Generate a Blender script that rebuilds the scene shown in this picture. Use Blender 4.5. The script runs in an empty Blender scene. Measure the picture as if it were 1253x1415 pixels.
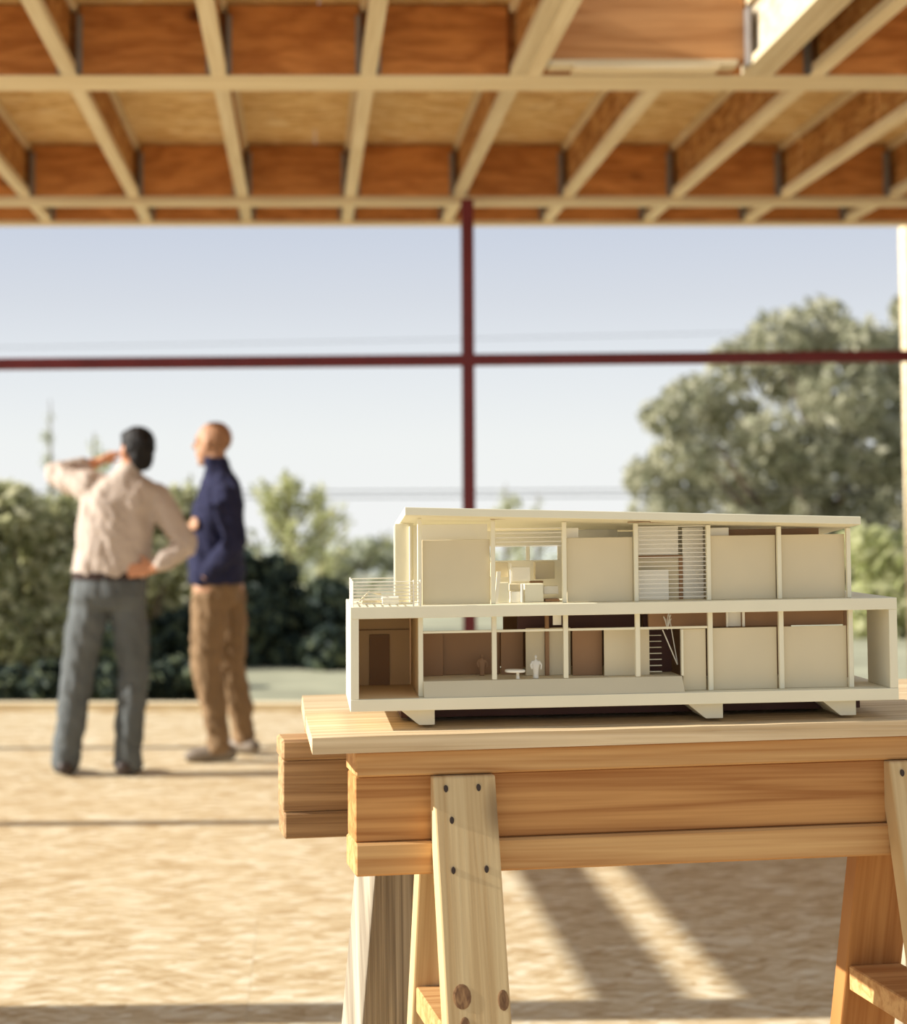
import bpy, bmesh, math, random
from mathutils import Vector, Matrix, noise as mnoise

random.seed(7)
C = bpy.context.scene.collection
SC = bpy.context.scene

# ------------------------------------------------------------------ camera, sky, sun, exposure
cam_d = bpy.data.cameras.new('camera')
cam = bpy.data.objects.new('camera', cam_d); C.objects.link(cam)
cam_d.sensor_fit = 'VERTICAL'; cam_d.sensor_height = 24.0; cam_d.sensor_width = 36.0
cam_d.lens = 2300.0 / 1415.0 * 24.0                      # 39 mm
PITCH = math.radians(3.5)
cam.location = (0, 0, 1.3)
cam.rotation_euler = (math.pi / 2 + PITCH, 0, 0)
cam_d.shift_x = (626.5 - 420.0) / 1415.0                 # rising / shifted lens: the view is a crop of a wider frame
cam_d.shift_y = (574.3 - 707.5) / 1415.0
cam_d.clip_end = 2000
cam_d.dof.use_dof = True
cam_d.dof.focus_distance = 2.52
cam_d.dof.aperture_fstop = 2.4
SC.camera = cam

SC.view_settings.view_transform = 'Standard'
SC.view_settings.look = 'None'
SC.view_settings.exposure = 0.0
SC.view_settings.gamma = 1.0
SC.view_settings.use_curve_mapping = False

world = bpy.data.worlds.new('world'); SC.world = world; world.use_nodes = True
wt = world.node_tree; wt.nodes.clear()
w_out = wt.nodes.new('ShaderNodeOutputWorld'); w_bg = wt.nodes.new('ShaderNodeBackground')
w_tc = wt.nodes.new('ShaderNodeTexCoord'); w_sep = wt.nodes.new('ShaderNodeSeparateXYZ'); w_rp = wt.nodes.new('ShaderNodeValToRGB')
wt.links.new(w_tc.outputs['Generated'], w_sep.inputs[0]); wt.links.new(w_sep.outputs['Z'], w_rp.inputs[0])
wt.links.new(w_rp.outputs[0], w_bg.inputs[0]); wt.links.new(w_bg.outputs[0], w_out.inputs[0])
cr = w_rp.color_ramp
cr.elements[0].position = 0.0; cr.elements[0].color = (.90, .91, .90, 1)
cr.elements[1].position = 1.0; cr.elements[1].color = (.40, .445, .51, 1)
for p, c in ((.045, (.875, .90, .89)), (.09, (.78, .82, .855)), (.13, (.68, .72, .785)), (.17, (.60, .655, .76)), (.40, (.51, .56, .64))):
    e = cr.elements.new(p); e.color = (*c, 1)
w_bg.inputs['Strength'].default_value = 1.0

SUN_EL, SUN_AZ = math.radians(24.0), math.radians(2.0)   # low sun from the left, shining along +X
sun_d = bpy.data.lights.new('sun', 'SUN'); sun = bpy.data.objects.new('sun', sun_d); C.objects.link(sun)
sun_d.energy = 8.9; sun_d.color = (1.0, .95, .86); sun_d.angle = math.radians(.4)
sdir = Vector((math.cos(SUN_EL) * math.cos(SUN_AZ), math.cos(SUN_EL) * math.sin(SUN_AZ), -math.sin(SUN_EL)))
sun.rotation_euler = sdir.to_track_quat('-Z', 'Y').to_euler()
sun.location = (-8, 3, 6)

# ------------------------------------------------------------------ materials
def new_mat(name, rough=.7, spec=.25):
    m = bpy.data.materials.new(name); m.use_nodes = True
    b = m.node_tree.nodes['Principled BSDF']
    b.inputs['Roughness'].default_value = rough
    b.inputs['Specular IOR Level'].default_value = spec
    return m, m.node_tree, b

def N(t, kind, **kw):
    n = t.nodes.new(kind)
    for k, v in kw.items(): setattr(n, k, v)
    return n

def ramp(t, stops):
    r = N(t, 'ShaderNodeValToRGB'); el = r.color_ramp.elements
    el[0].position, el[0].color = stops[0][0], (*stops[0][1], 1)
    el[1].position, el[1].color = stops[-1][0], (*stops[-1][1], 1)
    for p, c in stops[1:-1]:
        e = el.new(p); e.color = (*c, 1)
    return r

def plain(name, col, rough=.7, var=.08, scale=30., spec=.25, metal=0.):
    m, t, b = new_mat(name, rough, spec)
    tc = N(t, 'ShaderNodeTexCoord'); no = N(t, 'ShaderNodeTexNoise'); no.inputs['Scale'].default_value = scale
    t.links.new(tc.outputs['Object'], no.inputs['Vector'])
    r = ramp(t, [(.3, tuple(c * (1 - var) for c in col)), (.7, tuple(min(1, c * (1 + var)) for c in col))])
    t.links.new(no.outputs['Fac'], r.inputs[0]); t.links.new(r.outputs[0], b.inputs['Base Color'])
    b.inputs['Metallic'].default_value = metal
    return m

def obj_coords(t):
    """object coordinates pushed apart per object, so that alike pieces have their own grain"""
    tc = N(t, 'ShaderNodeTexCoord'); oi = N(t, 'ShaderNodeObjectInfo')
    mu = N(t, 'ShaderNodeMath', operation='MULTIPLY'); mu.inputs[1].default_value = 37.0
    ad = N(t, 'ShaderNodeVectorMath', operation='ADD')
    t.links.new(oi.outputs['Random'], mu.inputs[0]); t.links.new(tc.outputs['Object'], ad.inputs[0]); t.links.new(mu.outputs[0], ad.inputs[1])
    return ad.outputs[0], oi.outputs['Random']

def wood(name, light, dark, axis='x', coarse=14., fine=90., rough=.65, knots=0., contrast=.5, bump=.15, along=.8, mute=None):
    m, t, b = new_mat(name, rough, .2)
    co, rnd = obj_coords(t)
    def mapped(s_along, s_across):
        mp = N(t, 'ShaderNodeMapping'); sc = [s_across] * 3; sc['xyz'.index(axis)] = s_along
        if mute: sc['xyz'.index(mute)] = s_across * .06
        mp.inputs['Scale'].default_value = sc; t.links.new(co, mp.inputs['Vector']); return mp.outputs[0]
    n1 = N(t, 'ShaderNodeTexNoise'); n1.inputs['Scale'].default_value = 1.; n1.inputs['Detail'].default_value = 4.
    n1.inputs['Distortion'].default_value = .25
    t.links.new(mapped(along, coarse), n1.inputs['Vector'])
    wv = N(t, 'ShaderNodeMath', operation='MULTIPLY'); wv.inputs[1].default_value = 8.
    fr = N(t, 'ShaderNodeMath', operation='PINGPONG'); fr.inputs[1].default_value = 1.
    t.links.new(n1.outputs['Fac'], wv.inputs[0]); t.links.new(wv.outputs[0], fr.inputs[0])
    n2 = N(t, 'ShaderNodeTexNoise'); n2.inputs['Scale'].default_value = 1.; n2.inputs['Detail'].default_value = 5.
    t.links.new(mapped(along * 2.2, fine * 1.5), n2.inputs['Vector'])
    mx = N(t, 'ShaderNodeMix'); mx.inputs[0].default_value = .55
    t.links.new(fr.outputs[0], mx.inputs[2]); t.links.new(n2.outputs['Fac'], mx.inputs[3])
    mid = tuple(l * (1 - contrast) + d * contrast for l, d in zip(light, dark))
    r = ramp(t, [(.15, dark), (.42, mid), (.75, light)])
    t.links.new(mx.outputs[0], r.inputs[0])
    out = r.outputs[0]
    if knots:
        vo = N(t, 'ShaderNodeTexVoronoi'); vo.inputs['Scale'].default_value = 1.
        t.links.new(mapped(knots * .55, knots), vo.inputs['Vector'])
        kr = ramp(t, [(.06, (1, 1, 1)), (.14, (0, 0, 0))])
        t.links.new(vo.outputs['Distance'], kr.inputs[0])
        km = N(t, 'ShaderNodeMix', data_type='RGBA'); km.inputs[7].default_value = (dark[0] * .3, dark[1] * .25, dark[2] * .25, 1)
        t.links.new(kr.outputs[0], km.inputs[0]); t.links.new(out, km.inputs[6]); out = km.outputs[2]
    # each board a little lighter or darker
    hv = N(t, 'ShaderNodeHueSaturation'); mr = N(t, 'ShaderNodeMapRange')
    mr.inputs['To Min'].default_value = .88; mr.inputs['To Max'].default_value = 1.1
    t.links.new(rnd, mr.inputs[0]); t.links.new(mr.outputs[0], hv.inputs['Value']); t.links.new(out, hv.inputs['Color'])
    t.links.new(hv.outputs[0], b.inputs['Base Color'])
    bp = N(t, 'ShaderNodeBump'); bp.inputs['Strength'].default_value = bump; bp.inputs['Distance'].default_value = .002
    t.links.new(n2.outputs['Fac'], bp.inputs['Height']); t.links.new(bp.outputs[0], b.inputs['Normal'])
    return m

def osb(name, cols, sc=(9., 34., 20.), rough=.75):
    m, t, b = new_mat(name, rough, .15)
    co, rnd = obj_coords(t)
    n0 = N(t, 'ShaderNodeTexNoise'); n0.inputs['Scale'].default_value = 5.; n0.inputs['Detail'].default_value = 2.
    t.links.new(co, n0.inputs['Vector'])
    sub = N(t, 'ShaderNodeVectorMath', operation='MULTIPLY_ADD'); sub.inputs[1].default_value = (.02, .02, .02)
    t.links.new(n0.outputs['Color'], sub.inputs[0]); t.links.new(co, sub.inputs[2])
    facs = []
    for ang, k in ((.12, 1.), (-.5, 1.15), (.75, .8)):
        mp = N(t, 'ShaderNodeMapping'); mp.vector_type = 'TEXTURE'; mp.inputs['Rotation'].default_value = (0, 0, ang)
        mp.inputs['Scale'].default_value = (1 / (sc[0] * k), 1 / (sc[1] * k), 1 / (sc[2] * k))
        t.links.new(sub.outputs[0], mp.inputs['Vector'])
        v = N(t, 'ShaderNodeTexVoronoi'); v.inputs['Scale'].default_value = 1.; v.inputs['Randomness'].default_value = 1.
        t.links.new(mp.outputs[0], v.inputs['Vector'])
        s = N(t, 'ShaderNodeSeparateColor'); t.links.new(v.outputs['Color'], s.inputs[0]); facs.append((s, v))
    m1 = N(t, 'ShaderNodeMix'); t.links.new(facs[0][0].outputs[1], m1.inputs[0])
    t.links.new(facs[0][0].outputs[0], m1.inputs[2]); t.links.new(facs[1][0].outputs[0], m1.inputs[3])
    m2 = N(t, 'ShaderNodeMix'); m2.inputs[0].default_value = .35
    t.links.new(m1.outputs[0], m2.inputs[2]); t.links.new(facs[2][0].outputs[2], m2.inputs[3])
    n2 = N(t, 'ShaderNodeTexNoise'); n2.inputs['Scale'].default_value = 60.; n2.inputs['Detail'].default_value = 3.
    t.links.new(co, n2.inputs['Vector'])
    m3 = N(t, 'ShaderNodeMix'); m3.inputs[0].default_value = .2
    t.links.new(m2.outputs[0], m3.inputs[2]); t.links.new(n2.outputs['Fac'], m3.inputs[3])
    r = ramp(t, cols); t.links.new(m3.outputs[0], r.inputs[0])
    t.links.new(r.outputs[0], b.inputs['Base Color'])
    bp = N(t, 'ShaderNodeBump'); bp.inputs['Strength'].default_value = .06; bp.inputs['Distance'].default_value = .002
    t.links.new(m3.outputs[0], bp.inputs['Height']); t.links.new(bp.outputs[0], b.inputs['Normal'])
    return m

def leafy(name, cols, trans=.25):
    m, t, b = new_mat(name, .6, .2)
    ge = N(t, 'ShaderNodeNewGeometry'); r = ramp(t, cols)
    t.links.new(ge.outputs['Random Per Island'], r.inputs[0]); t.links.new(r.outputs[0], b.inputs['Base Color'])
    tr = N(t, 'ShaderNodeBsdfTranslucent'); t.links.new(r.outputs[0], tr.inputs['Color'])
    ms = N(t, 'ShaderNodeMixShader'); ms.inputs[0].default_value = trans
    o = t.nodes['Material Output']
    t.links.new(b.outputs[0], ms.inputs[1]); t.links.new(tr.outputs[0], ms.inputs[2]); t.links.new(ms.outputs[0], o.inputs[0])
    return m

M = {}
M['floor'] = osb('osb_floor', [(.24, (.45, .315, .165)), (.40, (.575, .445, .265)), (.58, (.645, .525, .335)), (.76, (.77, .69, .52))], (10., 42., 20.))
M['ceil_osb'] = osb('osb_ceiling', [(.2, (.58, .35, .14)), (.45, (.74, .51, .23)), (.65, (.82, .60, .30)), (.85, (.86, .70, .44))], (7., 22., 20.))
M['web'] = osb('osb_joist_web', [(.2, (.28, .12, .035)), (.45, (.44, .21, .07)), (.65, (.55, .29, .10)), (.85, (.64, .40, .17))], (14., 10., 30.))
M['web_sunlit'] = osb('osb_sunlit_web', [(.2, (.44, .34, .22)), (.5, (.56, .48, .35)), (.85, (.64, .59, .48))], (14., 10., 30.))  # paler copy of the joist web, sunlight put into its colour
M['flange_y'] = wood('flange_wood_y', (.82, .71, .49), (.68, .55, .34), 'y', bump=.05)
M['flange_x'] = wood('flange_wood_x', (.82, .71, .49), (.68, .55, .34), 'x', bump=.05)
M['ply'] = wood('red_plywood', (.66, .29, .09), (.38, .135, .035), 'x', coarse=9., fine=60., knots=3.2, bump=.05, along=2.2)
M['ply_light'] = wood('light_plywood', (.66, .34, .14), (.42, .18, .06), 'x', coarse=10., fine=60., knots=2.5, bump=.05)
M['fir_x'] = wood('fir_x', (.66, .40, .17), (.42, .19, .06), 'x', coarse=26., fine=120.)
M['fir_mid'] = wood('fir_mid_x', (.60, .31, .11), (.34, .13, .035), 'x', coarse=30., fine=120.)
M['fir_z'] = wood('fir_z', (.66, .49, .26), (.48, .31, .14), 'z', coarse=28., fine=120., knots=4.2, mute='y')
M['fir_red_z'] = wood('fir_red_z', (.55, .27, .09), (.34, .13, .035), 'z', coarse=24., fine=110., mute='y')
M['old_x'] = wood('weathered_x', (.50, .32, .16), (.22, .115, .05), 'x', coarse=38., fine=150., bump=.5)
M['old_z'] = wood('weathered_z', (.46, .40, .30), (.17, .135, .095), 'z', coarse=60., fine=160., bump=1., contrast=.6, mute='y')
M['plank'] = wood('plank_x', (.72, .56, .35), (.46, .31, .16), 'x', coarse=34., fine=150., bump=.4)
M['steel'] = plain('red_primer_steel', (.15, .016, .02), .45, .12, 6., .4)
M['galv'] = plain('galvanised_metal', (.30, .29, .28), .45, .15, 12., .4, .6)
M['knot'] = wood('knot_wood', (.34, .19, .085), (.13, .06, .03), 'z', coarse=90., fine=200.)
M['nail'] = plain('nail_steel', (.05, .035, .03), .5, .1, 40., .4, .5)
M['cream'] = plain('model_cream', (.82, .76, .565), .6, .03, 12.)
M['card'] = plain('model_card_tan', (.68, .585, .395), .75, .035, 9.)
M['card_bounce'] = plain('model_card_bounce', (.74, .50, .26), .75, .04, 9.)  # tan card with the porch's orange bounce light put into the colour
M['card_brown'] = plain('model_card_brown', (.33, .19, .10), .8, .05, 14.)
M['card_white'] = plain('model_white_card', (.86, .81, .68), .6, .02, 14.)
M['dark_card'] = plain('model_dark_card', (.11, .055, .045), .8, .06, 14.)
M['slat'] = plain('model_white_rod', (.86, .80, .66), .5, .02, 14.)
M['pewter'] = plain('pewter', (.70, .66, .56), .35, .05, 60., .5)
M['skin_a'] = plain('skin_warm', (.62, .30, .17), .55, .06, 14.)
M['skin_b'] = plain('skin_tan', (.47, .26, .155), .5, .06, 14.)
M['hair'] = plain('black_hair', (.012, .011, .012), .6, .3, 60.)
M['stubble'] = plain('cropped_hair', (.36, .19, .105), .6, .1, 80.)
M['shirt'] = plain('pale_pink_shirt', (.54, .455, .395), .8, .04, 8.)
M['jeans'] = plain('faded_jeans', (.11, .122, .126), .85, .16, 7.)
M['belt'] = plain('dark_belt', (.04, .022, .018), .5, .1, 30.)
M['sweater'] = plain('navy_sweater', (.022, .024, .06), .95, .15, 20.)
M['khaki'] = plain('brown_trousers', (.235, .15, .08), .85, .12, 7.)
M['shoe'] = plain('dark_shoe', (.06, .045, .04), .45, .1, 20.)
M['shoe_b'] = plain('grey_shoe', (.22, .18, .14), .5, .1, 20.)
M['bark'] = wood('bark', (.22, .17, .12), (.08, .06, .04), 'z', coarse=10., fine=40., bump=.8)
M['leaf_olive'] = leafy('olive_leaves', [(0, (.22, .235, .12)), (.5, (.52, .51, .29)), (1, (.85, .81, .58))], .6)
M['leaf_grey'] = leafy('grey_green_leaves', [(0, (.24, .25, .16)), (.5, (.42, .41, .28)), (1, (.60, .575, .43))], .45)  # leaves lightened so the colour carries the haze
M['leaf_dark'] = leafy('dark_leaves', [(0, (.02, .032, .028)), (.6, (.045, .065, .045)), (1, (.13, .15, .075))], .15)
M['leaf_yellow'] = leafy('yellow_green_leaves', [(0, (.34, .37, .15)), (.5, (.55, .56, .29)), (1, (.72, .70, .45))], .5)
M['leaf_pale'] = leafy('pale_leaves', [(0, (.36, .39, .28)), (1, (.62, .63, .50))], .4)  # far foliage, haze painted in as paleness
M['grass'] = plain('dry_grass', (.36, .35, .24), .9, .2, 1.2)
M['wire'] = plain('wire_black', (.06, .06, .06), .6, .1, 1.)
M['hill'] = plain('pale_hills', (.52, .55, .50), .95, .12, .05)  # pale grey-green stands in for distance haze

# ------------------------------------------------------------------ mesh helpers
def ident(v): return v

def add_box(bm, x0, x1, y0, y1, z0, z1, xf=ident, bevel=0.):
    vs = [bm.verts.new(xf(Vector((x, y, z)))) for z in (z0, z1) for y in (y0, y1) for x in (x0, x1)]
    fs = [bm.faces.new([vs[i] for i in q]) for q in ((0, 2, 3, 1), (4, 5, 7, 6), (0, 1, 5, 4), (2, 6, 7, 3), (0, 4, 6, 2), (1, 3, 7, 5))]
    if bevel:
        es = list({e for f in fs for e in f.edges})
        bmesh.ops.bevel(bm, geom=es, offset=bevel, segments=1, affect='EDGES', profile=.5)
    return fs

def obj(name, bm, mat, parent=None, smooth=False):
    me = bpy.data.meshes.new(name); bmesh.ops.recalc_face_normals(bm, faces=bm.faces[:]); bm.to_mesh(me); bm.free()
    me.materials.append(mat)
    if smooth:
        for p in me.polygons: p.use_smooth = True
    o = bpy.data.objects.new(name, me); C.objects.link(o)
    if parent is not None: o.parent = parent
    return o

def box(name, b, mat, parent=None, xf=ident, bevel=0.):
    bm = bmesh.new(); add_box(bm, *b, xf=xf, bevel=bevel); return obj(name, bm, mat, parent)

def copy_of(o, parent, loc=None):
    c = o.copy(); C.objects.link(c); c.parent = parent
    if loc is not None: c.location = loc
    return c

def empty(name, loc=(0, 0, 0), rot=(0, 0, 0)):
    o = bpy.data.objects.new(name, None); C.objects.link(o); o.location = loc; o.rotation_euler = rot
    o.empty_display_size = .1
    return o

def tag(o, label, cat, group=None):
    o['label'] = label; o['category'] = cat
    if group: o['group'] = group
    return o

def struct(o, label=None):
    o['kind'] = 'structure'
    if label: o['label'] = label
    return o

def loft(bm, rings, seg=16, power=2.0):
    """rings: (centre, half axis a, half axis b); superellipse rings joined and capped"""
    loops = []
    for c, a, b in rings:
        c, a, b = Vector(c), Vector(a), Vector(b); lp = []
        for i in range(seg):
            th = 2 * math.pi * i / seg; cs, sn = math.cos(th), math.sin(th)
            e = 2 / power
            lp.append(bm.verts.new(c + a * (math.copysign(abs(cs) ** e, cs)) + b * (math.copysign(abs(sn) ** e, sn))))
        loops.append(lp)
    for l0, l1 in zip(loops, loops[1:]):
        for i in range(seg):
            j = (i + 1) % seg; bm.faces.new((l0[i], l0[j], l1[j], l1[i]))
    bm.faces.new(list(reversed(loops[0]))); bm.faces.new(loops[-1])

def tube(bm, pts, radii, seg=12, flat=1.0, ref=(0, 1, 0)):
    pts = [Vector(p) for p in pts]; rings = []
    for i, p in enumerate(pts):
        d = (pts[min(i + 1, len(pts) - 1)] - pts[max(i - 1, 0)]).normalized()
        r = Vector(ref)
        if abs(d.dot(r)) > .9: r = Vector((1, 0, 0))
        a = d.cross(r).normalized(); b = a.cross(d).normalized()
        rings.append((p, a * radii[i], b * radii[i] * flat))
    e0 = (pts[0] - pts[1]).normalized() * radii[0] * .5; e1 = (pts[-1] - pts[-2]).normalized() * radii[-1] * .5
    rings = [(pts[0] + e0, rings[0][1] * .6, rings[0][2] * .6)] + rings + [(pts[-1] + e1, rings[-1][1] * .6, rings[-1][2] * .6)]
    loft(bm, rings, seg)

def ball(bm, c, r, seg=16):
    """ellipsoid; r = three half-axis vectors"""
    a, b, h = (Vector(v) for v in r); rings = []
    for k in range(1, 10):
        t = math.pi * k / 10; rings.append((Vector(c) - h * math.cos(t), a * math.sin(t), b * math.sin(t)))
    loft(bm, rings, seg)

def fused(name, bm, mat, parent, voxel=.008, smooth=6, wrinkle=0., wsize=.08):
    """overlapping lofts grown together into one continuous skin"""
    o = obj(name, bm, mat, parent)
    rm = o.modifiers.new('remesh', 'REMESH'); rm.mode = 'VOXEL'; rm.voxel_size = voxel
    if smooth:
        sm = o.modifiers.new('smooth', 'SMOOTH'); sm.factor = .5; sm.iterations = smooth
    dg = bpy.context.evaluated_depsgraph_get(); dg.update()
    me = bpy.data.meshes.new_from_object(o.evaluated_get(dg)); old = o.data
    o.modifiers.clear(); o.data = me; bpy.data.meshes.remove(old); me.name = name
    if wrinkle:
        nr = [v.normal.copy() for v in me.vertices]
        for v, n in zip(me.vertices, nr):
            q = v.co / wsize
            d = mnoise.fractal(Vector((q.x * 1.1, q.y, q.z * .9 + q.x * .6)), 1., 2., 3)
            v.co += n * d * wrinkle
    if not me.materials: me.materials.append(mat)
    for p in me.polygons: p.use_smooth = True
    return o

# ------------------------------------------------------------------ floor: loose-laid subfloor sheets
floor = struct(empty('floor'), 'pale strand-board subfloor laid in long sheets')
bm = bmesh.new(); add_box(bm, 0, 2.4392, 0, 1.2188, -.018, 0); sheet0 = obj('floor_sheet', bm, M['floor'], floor)
first = True
for j in range(-2, 10):
    y = -.60 + j * 1.22
    for i in range(-3, 2):
        x = -.35 + i * 2.44 + (1.22 if j % 2 else 0.) + .2
        if y + 1.22 > 11.65 or x > 4.2 or x < -7.2: continue
        if first: sheet0.location = (x, y, 0); first = False
        else: copy_of(sheet0, floor, (x, y, 0))
box('floor_deck', (-7.2, 6.6, -3.1, 11.4, -.30, -.019), M['fir_x'], floor)
struct(box('trim_1', (-7.2, 6.6, 11.25, 11.395, .0005, .055), M['flange_x']), 'low pale sill board along the far floor edge')

# ------------------------------------------------------------------ ceiling: I-joists, flush beams, sheathing
ceiling = struct(empty('ceiling'), 'open timber ceiling of joists, beams and orange sheathing')
ZB, ZT = 3.10, 3.402
B1a, B1b, B2a, B2b, YE = 6.70, 6.925, 9.27, 9.40, 10.04
def joist_meshes(L):
    bw = bmesh.new(); add_box(bw, -.0055, .0055, 0, L, ZB + .036, ZT - .036)
    bf = bmesh.new(); add_box(bf, -.032, .032, 0, L, ZB, ZB + .0385, bevel=.002)
    bt = bmesh.new(); add_box(bt, -.032, .032, 0, L, ZT - .0385, ZT, bevel=.002)
    return bw, bf, bt
XJ = [.262 + .61 * k for k in range(-6, 7)]
def joist_row(y0, y1, xs, web='web'):
    proto = None
    for x in xs:
        if proto is None:
            bw, bf, bt = joist_meshes(y1 - y0)
            w = obj('joist', bw, M[web], ceiling); fl = obj('bottom_flange', bf, M['flange_y'], w); tp = obj('top_flange', bt, M['flange_y'], w)
            proto = (w, fl, tp); w.location = (x, y0, 0)
        else:
            w = copy_of(proto[0], ceiling, (x, y0, 0)); copy_of(proto[1], w); copy_of(proto[2], w)
joist_row(4.6, B1a, [x for x in XJ if abs(x - 1.482) > .1])
joist_row(4.6, B1a, [.872 + .066])
joist_row(4.6, B1a, [1.815], 'web_sunlit')
joist_row(4.6, B1a, [1.881])
joist_row(B1b, B2a, XJ)
joist_row(B2b, YE, XJ)
# flush beam faces between the joists: one panel per bay, nailer strip below
def beam(y0, y1, drop, xs, skip=()):
    w0 = None
    for x in xs:
        p = None
        if w0 is None:
            bm = bmesh.new(); add_box(bm, .040, .570, 0, .036, ZB + .004, ZT - .006, bevel=.002); p = w0 = obj('blocking_panel', bm, M['ply'], ceiling); w0.location = (x, y0, 0)
        else: p = copy_of(w0, ceiling, (x, y0, 0))
    box('beam_core', (xs[0], xs[-1] + .61, y0 + .037, y1, ZB + .002, ZT - .006), M['ply'], ceiling)
    box('nailer_strip', (-3.6, 4.28, y0 - .004, y1 + .002, ZB - drop, ZB + .0035), M['flange_x'], ceiling, bevel=.002)
beam(B1a + .002, B1b, .004, XJ[:-1])
beam(B2a + .002, B2b, .034, XJ[:-1])
beam(YE + .002, YE + .09, .018, XJ[:-1])
box('blocking_panel', (XJ[0] - .3, XJ[-1] + .0, B2b + .002, B2b + .02, ZB + .05, ZT - .05), M['ply'], ceiling)
# metal hangers either side of each joist end
hb = bmesh.new()
for s in (-1, 1):
    add_box(hb, s * .034 if s > 0 else -.052, .052 if s > 0 else -.034, -.003, 0, ZB + .01, ZT - .05)
    add_box(hb, .0325 if s > 0 else -.0345, .0345 if s > 0 else -.0325, -.05, 0, ZB + .001, ZT - .05)
hang = None
for y, xs in ((B1a, [x for x in XJ if not .8 < x < 1.6]), (B2a, XJ), (YE, XJ)):
    for x in xs:
        if hang is None: hang = obj('joist_hanger', hb, M['galv'], ceiling); hang.location = (x, y, 0)
        else: copy_of(hang, ceiling, (x, y, 0))
# framed opening in the near bay: header board rising past the ceiling, ledger strips, bright hanger plates
box('header_board', (.975, 1.775, 6.60, 6.64, ZB + .035, ZT + .55), M['ply_light'], ceiling, bevel=.002)
box('ledger_strip', (.985, 1.74, 6.575, 6.66, ZB + .008, ZB + .034), M['flange_x'], ceiling, bevel=.002)
box('ledger_strip', (1.08, 1.66, 6.55, 6.64, ZB - .012, ZB + .007), M['flange_x'], ceiling, bevel=.002)
box('joist_hanger', (1.773, 1.779, 6.52, 6.598, ZB + .005, ZB + .24), M['galv'], ceiling)
box('joist_hanger', (.972, .978, 6.52, 6.598, ZB + .005, ZB + .06), M['galv'], ceiling)
# sheathing sheets
ys = [(4.6, 5.45), (5.452, 6.66), (6.664, 7.708), (7.712, 8.927), (8.931, 10.146)]
for k, (a, b) in enumerate(ys):
    if k < 2: xs = [(-3.6, -1.40), (-1.398, .96), (1.80, 4.28)]
    elif k % 2: xs = [(-3.6, -1.16), (-1.158, 1.28), (1.282, 4.28)]
    else: xs = [(-3.6, -2.38), (-2.378, .06), (.062, 2.50), (2.502, 4.28)]
    for p, q in xs: box('sheathing_sheet', (p, q, a, b, ZT + .001, ZT + .019), M['ceil_osb'], ceiling)

# ------------------------------------------------------------------ open left wall (posts, header bars), right wall
wl = struct(empty('wall_left'), 'open framed wall of steel posts beyond the left of the view')
for y0, y1 in ((4.23, 4.41), (7.02, 7.12), (9.35, 9.45)):
    box('post', (-4.08, -3.98, y0, y1, 0, ZB), M['steel'], wl)
box('header_bar', (-4.05, -3.99, 4.41, 7.02, 2.15, 2.245), M['steel'], wl)
box('wall_panel', (-4.04, -4.0, 4.41, 7.02, 2.325, 3.46), M['ceil_osb'], wl)
wr = struct(empty('wall_right'), 'sheathed stud wall beyond the right of the view')
for i in range(9):
    y = 4.6 + i * .61
    box('stud', (4.29, 4.38, y, y + .038, 0, ZT), M['flange_y'], wr)
for i in range(4):
    y = 4.6 + i * 1.32
    box('wall_sheet', (4.381, 4.40, y, y + 1.316, 0, ZT), M['ceil_osb'], wr)

# ------------------------------------------------------------------ steel window frame and right jamb
sf = tag(empty('steel_frame', (.905, 9.15, 0)), 'dark red primed steel column and crossbar standing before the far sky', 'steel frame')
box('column', (-.033, .033, -.03, .036, .001, ZB - .04), M['steel'], sf, bevel=.004)
sl = math.atan2(.044, 5.0)
cb = box('crossbar', (-4.8, 3.4, -.033, .03, -.031, .031), M['steel'], sf, bevel=.004)
cb.location = (0, 0, 2.166); cb.rotation_euler = (0, -sl, 0)
struct(box('trim_2', (3.725, 3.85, 10.20, 10.34, .001, 3.16), M['flange_y'], bevel=.003), 'pale timber jamb post at the right end of the far opening')

# ------------------------------------------------------------------ table: two sawhorses, shim, two planks
YAW = math.radians(7.0); RT = math.tan(math.radians(.8))
cy, sy = math.cos(YAW), math.sin(YAW)
S0 = Vector((.0736, 2.42, 0.))
def in_frame(v): return Vector((v.x, v.y, v.z + v.x * RT))

def slanted(bm, u0, u1, top, bot, t_v, twist=0., bevel=.003, du=0.):
    """a leg board: u0..u1 wide, front face from (v,z)=top to bot, thickness t_v away from the front"""
    (va, za), (vb, zb) = top, bot
    def X(u, v, um):
        c_, s_ = math.cos(twist), math.sin(twist)
        return um + (u - um) * c_ - v * s_, (u - um) * s_ + v * c_
    um = (u0 + u1) / 2; vs = []
    for (v0, z, sh) in ((vb, zb, du), (va, za, 0.)):
        for dv in (0, t_v):
            for u in (u0, u1):
                uu, vv = X(u, dv, um)
                vs.append(bm.verts.new(in_frame(Vector((uu + sh, v0 + vv, 0))) * 1.0 + Vector((0, 0, z - (uu + sh) * RT + (uu * RT if z > .5 else 0)))))
    fs = [bm.faces.new([vs[i] for i in q]) for q in ((0, 2, 3, 1), (4, 5, 7, 6), (0, 1, 5, 4), (2, 6, 7, 3), (0, 4, 6, 2), (1, 3, 7, 5))]
    if bevel: bmesh.ops.bevel(bm, geom=list({e for f in fs for e in f.edges}), offset=bevel, segments=2, affect='EDGES', profile=.5)

def leg(parent, name, mat, *a, **k):
    bm = bmesh.new(); slanted(bm, *a, **k); return obj(name, bm, mat, parent)

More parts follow.
